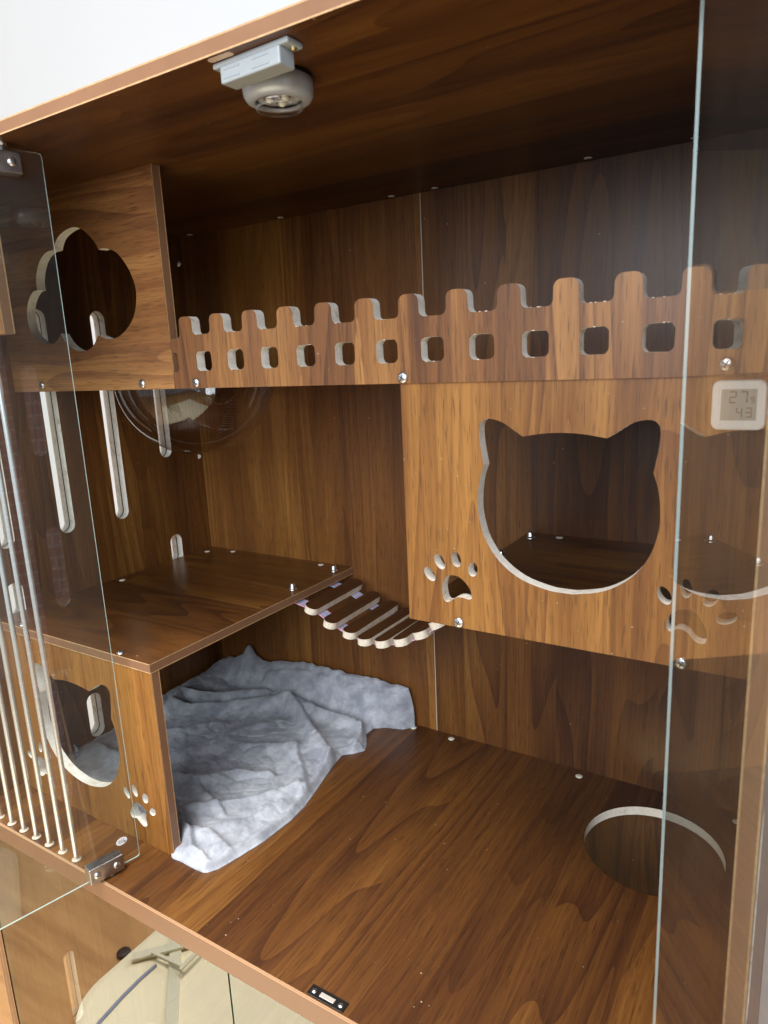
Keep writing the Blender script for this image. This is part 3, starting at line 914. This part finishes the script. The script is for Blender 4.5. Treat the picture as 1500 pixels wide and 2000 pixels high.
# blanket
def blanket():
    ny, nx = 300, 310
    yt = [0.080, 0.086, 0.10, 0.13, 0.18, 0.24, 0.28, 0.32, 0.36, 0.40, 0.435, 0.455, 0.47, 0.49, 0.52, 0.545, 0.56, 0.57, 0.592]
    xt = [0.462, 0.474, 0.483, 0.491, 0.502, 0.507, 0.504, 0.495, 0.485, 0.476, 0.470, 0.490, 0.500, 0.490, 0.469, 0.470, 0.490, 0.526, 0.544]
    s = np.linspace(0, 1, nx)[None, :] * np.ones((ny, 1))
    t = np.linspace(0, 1, ny)[:, None] * np.ones((1, nx))
    xl = 0.012
    # first guess of x for the front line, then exact
    x = xl + s * 0.50
    def sm(a, b, v):
        q = np.clip((v - a) / (b - a), 0, 1); return q * q * (3 - 2 * q)
    yb = 0.590
    for _ in range(6):
        yfr = 0.1045 - 0.0215 * sm(0.360, 0.405, x)
        y = yfr + t * (yb - yfr)
        xr = np.interp(y, yt, xt)
        x = xl + s * (xr - xl)
    dist = np.minimum(np.minimum((xr - x), (y - yfr) * np.where(x > 0.37, 1, 2.0)), 0.2)
    # hem
    hem = np.sqrt(np.clip(dist / 0.010, 0, 1))
    z = 0.0060 * hem + 0.0045 * np.exp(-((dist - 0.009) / 0.006) ** 2) - 0.002 * np.exp(-((dist - 0.021) / 0.004) ** 2)
    # vector noise
    def nz(fx, fy, seed, rot=0.0):
        c, sn = math.cos(rot), math.sin(rot)
        out = np.empty_like(x)
        X = (c * x + sn * y) * fx; Y = (-sn * x + c * y) * fy
        for i in range(ny):
            for j in range(nx):
                out[i, j] = noise.noise((X[i, j], Y[i, j], seed))
        return out
    inner = sm(0.0, 0.05, dist)
    n1 = nz(5, 8, 1.0, 0.45); n2 = nz(12, 19, 5.0, 0.35); n3 = nz(60, 70, 9.0); n5 = nz(28, 36, 21.0, 0.6); n6 = nz(30, 48, 33.0, 0.5)
    n4 = nz(150, 150, 13.0)
    z += inner * 0.0075 * (0.8 + n1 * 1.3)
    # crease network: sharp valleys between soft pillows
    wx = n5 * 0.25
    c1 = np.clip(np.abs(n2 + wx) / 0.16, 0, 1)
    z += (0.3 + 0.7 * inner) * 0.0026 * np.sin(c1 * math.pi / 2)
    c2 = np.clip(np.abs(n6 + 0.3 * n3) / 0.14, 0, 1)
    z += (0.35 + 0.65 * inner) * 0.0016 * np.sin(c2 * math.pi / 2)
    z += 0.0016 * n5 + 0.0003 * n3
    # folds as soft ridges, steeper on one side
    def ridge(pts, wd, h, k=0.45):
        nonlocal z
        best = np.full_like(x, 9.0); side = np.zeros_like(x)
        for (ax, ay), (bx, by) in zip(pts, pts[1:]):
            dx, dy = bx - ax, by - ay
            L2 = dx * dx + dy * dy
            u = np.clip(((x - ax) * dx + (y - ay) * dy) / L2, 0, 1)
            dd = np.hypot(x - ax - u * dx, y - ay - u * dy)
            sd = ((x - ax) * dy - (y - ay) * dx) / math.sqrt(L2)
            m = dd < best
            best = np.where(m, dd, best); side = np.where(m, sd, side)
        best = np.maximum(best + 0.005 * n2, 0)
        w2 = np.where(side > 0, wd, wd * k)
        z = z + h * np.exp(-(best / w2) ** 2)
    for pts, wd, h in (
            ([(0.062, 0.365), (0.039, 0.432), (0.102, 0.468), (0.169, 0.510), (0.199, 0.530)], 0.017, 0.020),
            ([(0.073, 0.400), (0.143, 0.440), (0.222, 0.495), (0.266, 0.525), (0.344, 0.520), (0.445, 0.518)], 0.020, 0.022),
            ([(0.275, 0.515), (0.338, 0.490), (0.399, 0.445), (0.440, 0.420), (0.470, 0.405)], 0.018, 0.017),
            ([(0.205, 0.260), (0.237, 0.306), (0.254, 0.365), (0.263, 0.414), (0.295, 0.453)], 0.020, 0.009),
            ([(0.205, 0.190), (0.255, 0.219), (0.310, 0.241), (0.346, 0.281), (0.401, 0.307)], 0.018, 0.009),
            ([(0.340, 0.160), (0.390, 0.201), (0.424, 0.239), (0.441, 0.261), (0.470, 0.303)], 0.014, 0.008),
            ([(0.390, 0.400), (0.411, 0.376), (0.451, 0.344), (0.480, 0.307)], 0.013, 0.008),
            ([(0.320, 0.222), (0.339, 0.212), (0.376, 0.200), (0.409, 0.187)], 0.010, 0.006),
            ([(0.398, 0.134), (0.440, 0.133), (0.470, 0.133)], 0.011, 0.007),
            ([(0.350, 0.148), (0.379, 0.130), (0.425, 0.104), (0.455, 0.100)], 0.010, 0.014),
            ([(0.425, 0.150), (0.450, 0.186), (0.463, 0.216), (0.471, 0.258)], 0.011, 0.007),
            ([(0.448, 0.540), (0.465, 0.515), (0.482, 0.470)], 0.012, 0.010),
            ([(0.300, 0.350), (0.345, 0.375), (0.380, 0.395)], 0.014, 0.006),
            ([(0.090, 0.300), (0.150, 0.330), (0.190, 0.390)], 0.018, 0.010),
            ([(0.050, 0.200), (0.170, 0.210), (0.250, 0.160)], 0.024, 0.018),
            ([(0.280, 0.180), (0.330, 0.150), (0.345, 0.125)], 0.014, 0.008)):
        ridge(pts, wd, h, 0.34)
    # back edge climbs the rear wall
    zb = np.interp(x, [0.0, 0.05, 0.085, 0.103, 0.122, 0.16, 0.195, 0.284, 0.42, 0.50, 0.545], [0.02, 0.042, 0.068, 0.096, 0.070, 0.064, 0.074, 0.086, 0.085, 0.086, 0.084])
    up = sm(0.530, 0.585, y)
    z = z * (1 - up) + np.maximum(z * 0.6, zb + 0.003 * n2 + 0.002 * n3) * up
    ridge([(0.18, 0.560), (0.253, 0.566), (0.342, 0.566), (0.419, 0.562), (0.520, 0.566)], 0.010, 0.007, 0.5)
    z += 0.004 * up * n6
    # left part rises a little against the side wall
    z += 0.018 * sm(0.10, 0.02, x) * sm(0.25, 0.4, y)
    # plush drapes softly: relax the surface a little
    for _ in range(4):
        q = np.pad(z, 1, mode='edge')
        z = 0.5 * z + 0.125 * (q[:-2, 1:-1] + q[2:, 1:-1] + q[1:-1, :-2] + q[1:-1, 2:])
    z += 0.0007 * n3 + 0.0003 * n4
    # drop to the board at the free right edge
    edge = np.clip((xr - x) / 0.012, 0, 1)
    z = z * np.where(y > 0.56, 0.30 + 0.70 * np.sqrt(edge), np.sqrt(np.clip(edge * 1.2 + 0.0, 0, 1)))
    z = np.maximum(z, 0.0012)
    # the rear flap is thick and bends; keep clear of the wall
    y = np.minimum(y + 0.0015 * n3, 0.5935)
    me = bpy.data.meshes.new('blanket')
    V = np.stack([x - 0.30, y - 0.35, z], -1).reshape(-1, 3)
    idx = np.arange(ny * nx).reshape(ny, nx)
    F = np.stack([idx[:-1, :-1], idx[:-1, 1:], idx[1:, 1:], idx[1:, :-1]], -1).reshape(-1, 4)
    # skirt closes the rim against the board
    rim = np.concatenate([idx[0, :], idx[1:, -1], idx[-1, -2::-1], idx[-2:0:-1, 0]])
    base = len(V)
    B = V[rim].copy(); B[:, 2] = 0.0004
    V = np.concatenate([V, B])
    k = np.arange(len(rim)); kn = (k + 1) % len(rim)
    S = np.stack([rim[kn], rim[k], base + k, base + kn], -1)
    F = np.concatenate([F, S])
    me.from_pydata(V.tolist(), [], F.tolist())
    for p in me.polygons: p.use_smooth = True
    return me

def plush_mat():
    m, nd, lk, bs = new_mat('grey_plush')
    tc = nd.new('ShaderNodeTexCoord')
    n1 = noise_n(nd, lk, tc.outputs['Object'], 32.0, 3.0, 0.6)
    n2 = noise_n(nd, lk, tc.outputs['Object'], 260.0, 3.0, 0.6)
    f = math_n(nd, lk, 'ADD', math_n(nd, lk, 'MULTIPLY', n1, 0.92), math_n(nd, lk, 'MULTIPLY', n2, 0.14))
    c = ramp(nd, lk, f, [(0.36, (0.27, 0.285, 0.335)), (0.52, (0.38, 0.400, 0.450)), (0.66, (0.49, 0.515, 0.575))])
    lk.new(c, bs.inputs['Base Color'])
    bs.inputs['Roughness'].default_value = 0.9
    bs.inputs['Specular IOR Level'].default_value = 0.15
    bs.inputs['Sheen Weight'].default_value = 0.6
    bs.inputs['Sheen Roughness'].default_value = 0.4
    bs.inputs['Sheen Tint'].default_value = (0.85, 0.9, 1.0, 1)
    bp = nd.new('ShaderNodeBump'); bp.inputs['Strength'].default_value = 0.35; bp.inputs['Distance'].default_value = 0.002
    lk.new(n2, bp.inputs['Height']); lk.new(bp.outputs[0], bs.inputs['Normal'])
    return m
pm = plush_mat()
bl = link('blanket', blanket(), pm, None, (0.30, 0.35, 0.0))
tag(bl, 'crumpled grey plush blanket lying on the floor board under the shelf', 'blanket')

# thermometer
th = empty('thermometer', (1.1312, YC, 0.678))
tag(th, 'small white square digital thermometer stuck on the cat panel', 'thermometer')
def rounded_slab(name, w, h, y0, y1, r, mat, parent, bev=0.0):
    lp = round_poly(rect(-w / 2, -h / 2, w / 2, h / 2), r, 6)
    bm = bmesh.new()
    a = [bm.verts.new((x, y0, z)) for x, z in lp]
    q = 1 - bev / (w / 2)
    b = [bm.verts.new((x, y1 + bev, z)) for x, z in lp]
    c = [bm.verts.new((x * q, y1, z * q)) for x, z in lp]
    bm.faces.new(c)
    for k in range(len(lp)):
        j = (k + 1) % len(lp)
        bm.faces.new((a[k], a[j], b[j], b[k])); bm.faces.new((b[k], b[j], c[j], c[k]))
    return from_bm(name, bm, mat, parent)
rounded_slab('case', 0.0435, 0.0435, 0.0, -0.0105, 0.0065, WHITE(), th, 0.0012)
lcd = rounded_slab('screen', 0.0285, 0.0275, -0.0100, -0.01075, 0.0008, plain('lcd_grey', (0.42, 0.46, 0.42), 0.35), th)
lcd.location = (0.0, 0, 0.0005)
SEG = {'2': 'abged', '7': 'abc', '4': 'fgbc', '3': 'abgcd', '9': 'abfgcd', '5': 'afgcd'}
def digit(bm, ch, x, z, w, h, t):
    def bar(x0, z0, x1, z1):
        vs = [bm.verts.new((p, 0, q)) for p, q in ((x0, z0), (x1, z0), (x1, z1), (x0, z1))]
        bm.faces.new(vs)
    g = t * 0.35
    for sg in SEG[ch]:
        if sg == 'a': bar(x + g, z + h - t, x + w - g, z + h)
        if sg == 'g': bar(x + g, z + h / 2 - t / 2, x + w - g, z + h / 2 + t / 2)
        if sg == 'd': bar(x + g, z, x + w - g, z + t)
        if sg == 'f': bar(x, z + h / 2 + g, x + t, z + h - g)
        if sg == 'b': bar(x + w - t, z + h / 2 + g, x + w, z + h - g)
        if sg == 'e': bar(x, z + g, x + t, z + h / 2 - g)
        if sg == 'c': bar(x + w - t, z + g, x + w, z + h / 2 - g)
bm = bmesh.new()
digit(bm, '2', -0.0078, 0.0014, 0.0060, 0.0106, 0.0012)
digit(bm, '7', 0.0010, 0.0014, 0.0060, 0.0106, 0.0012)
digit(bm, '9', 0.0090, 0.0014, 0.0032, 0.0056, 0.0008)
digit(bm, '4', -0.0018, -0.0112, 0.0052, 0.0090, 0.0011)
digit(bm, '3', 0.0056, -0.0112, 0.0052, 0.0090, 0.0011)
o = from_bm('digits', bm, plain('lcd_ink', (0.17, 0.18, 0.17), 0.5), lcd)
o.location = (0, -0.01085, 0)

# beige mat on the floor of the room, mirrored in the lower doors
bm = bmesh.new()
lp = round_poly(rect(-0.245, -1.75, 1.75, -0.175), 0.13, 10)
a = [bm.verts.new((x - 0.75, y + 0.95, 0.0)) for x, y in lp]
b = [bm.verts.new((x - 0.75, y + 0.95, 0.012)) for x, y in lp]
c = [bm.verts.new(((x - 0.75) * 0.985, (y + 0.95) * 0.985, 0.016)) for x, y in lp]
bm.faces.new(c)
for k in range(len(lp)):
    j = (k + 1) % len(lp)
    bm.faces.new((a[k], a[j], b[j], b[k])); bm.faces.new((b[k], b[j], c[j], c[k]))
mt = from_bm('floor_mat', bm, plain('beige_felt', (0.86, 0.77, 0.53), 0.8, var=0.05, vscale=5))
mt.location = (0.75, -0.95, ZB + 0.002)
tag(mt, 'beige round-cornered mat on the floor mirrored in the lower glass doors', 'mat')

# what lies on the mat, seen only as a mirror image in the lower doors
ZM = ZB + 0.018
fr = empty('folded_frame', (-0.08, -0.40, ZM))
tag(fr, 'dull grey-green folded frame lying on the beige floor mat', 'frame')
fm = plain('grey_green_paint', (0.68, 0.65, 0.48), 0.55, var=0.05, vscale=8)
for (ax, ay), (bx, by), wd, zz in (((-0.178, -0.496), (0.16, -0.17), 0.030, 0.0), ((-0.212, -0.380), (-0.060, -0.548), 0.024, 0.0085),
                                   ((-0.172, -0.411), (-0.063, -0.421), 0.009, 0.017), ((-0.060, -0.405), (-0.064, -0.505), 0.009, 0.024)):
    d = Vector((bx - ax, by - ay)); L = d.length
    bm = box_bm(-L / 2, -wd / 2, 0.0, L / 2, wd / 2, 0.008, 0.0015)
    o = from_bm('frame_bar', bm, fm, fr)
    o.location = Vector(((ax + bx) / 2, (ay + by) / 2, ZM + zz)) - fr.location
    o.rotation_euler = (0, 0, math.atan2(d.y, d.x))
cp = [(-0.06, -0.05), (-0.115, -0.14), (-0.136, -0.226), (-0.145, -0.298), (-0.148, -0.354), (-0.146, -0.400)]
bm = bmesh.new(); prev = None
for i, (x, y) in enumerate(cp):
    a = Vector(cp[max(i - 1, 0)]); b = Vector(cp[min(i + 1, len(cp) - 1)]); t = (b - a).normalized(); nrm = Vector((-t.y, t.x))
    ring = [bm.verts.new((x + 0.11 + nrm.x * 0.0040 * math.cos(q), y + 0.23 + nrm.y * 0.0040 * math.cos(q), 0.0042 + 0.0040 * math.sin(q))) for q in [k * math.pi / 4 for k in range(8)]]
    if prev:
        for k in range(8): bm.faces.new((prev[k], prev[(k + 1) % 8], ring[(k + 1) % 8], ring[k]))
    prev = ring
cd_ = from_bm('cord', bm, plain('blue_grey_cord', (0.22, 0.26, 0.36), 0.5), None, True, (-0.11, -0.23, ZM))
tag(cd_, 'blue-grey cord curving across the beige floor mat', 'cord')
bm = lathe_bm([(0.0, 0.0), (0.015, 0.0), (0.018, 0.004), (0.018, 0.009), (0.015, 0.012), (0.0, 0.013)], 28)
kb = from_bm('rubber_foot', bm, plain('black_rubber', (0.012, 0.011, 0.011), 0.6), None, True, (-0.266, -0.392, ZB + 0.001))
tag(kb, 'round black rubber foot on the wood floor beside the beige mat', 'rubber foot')
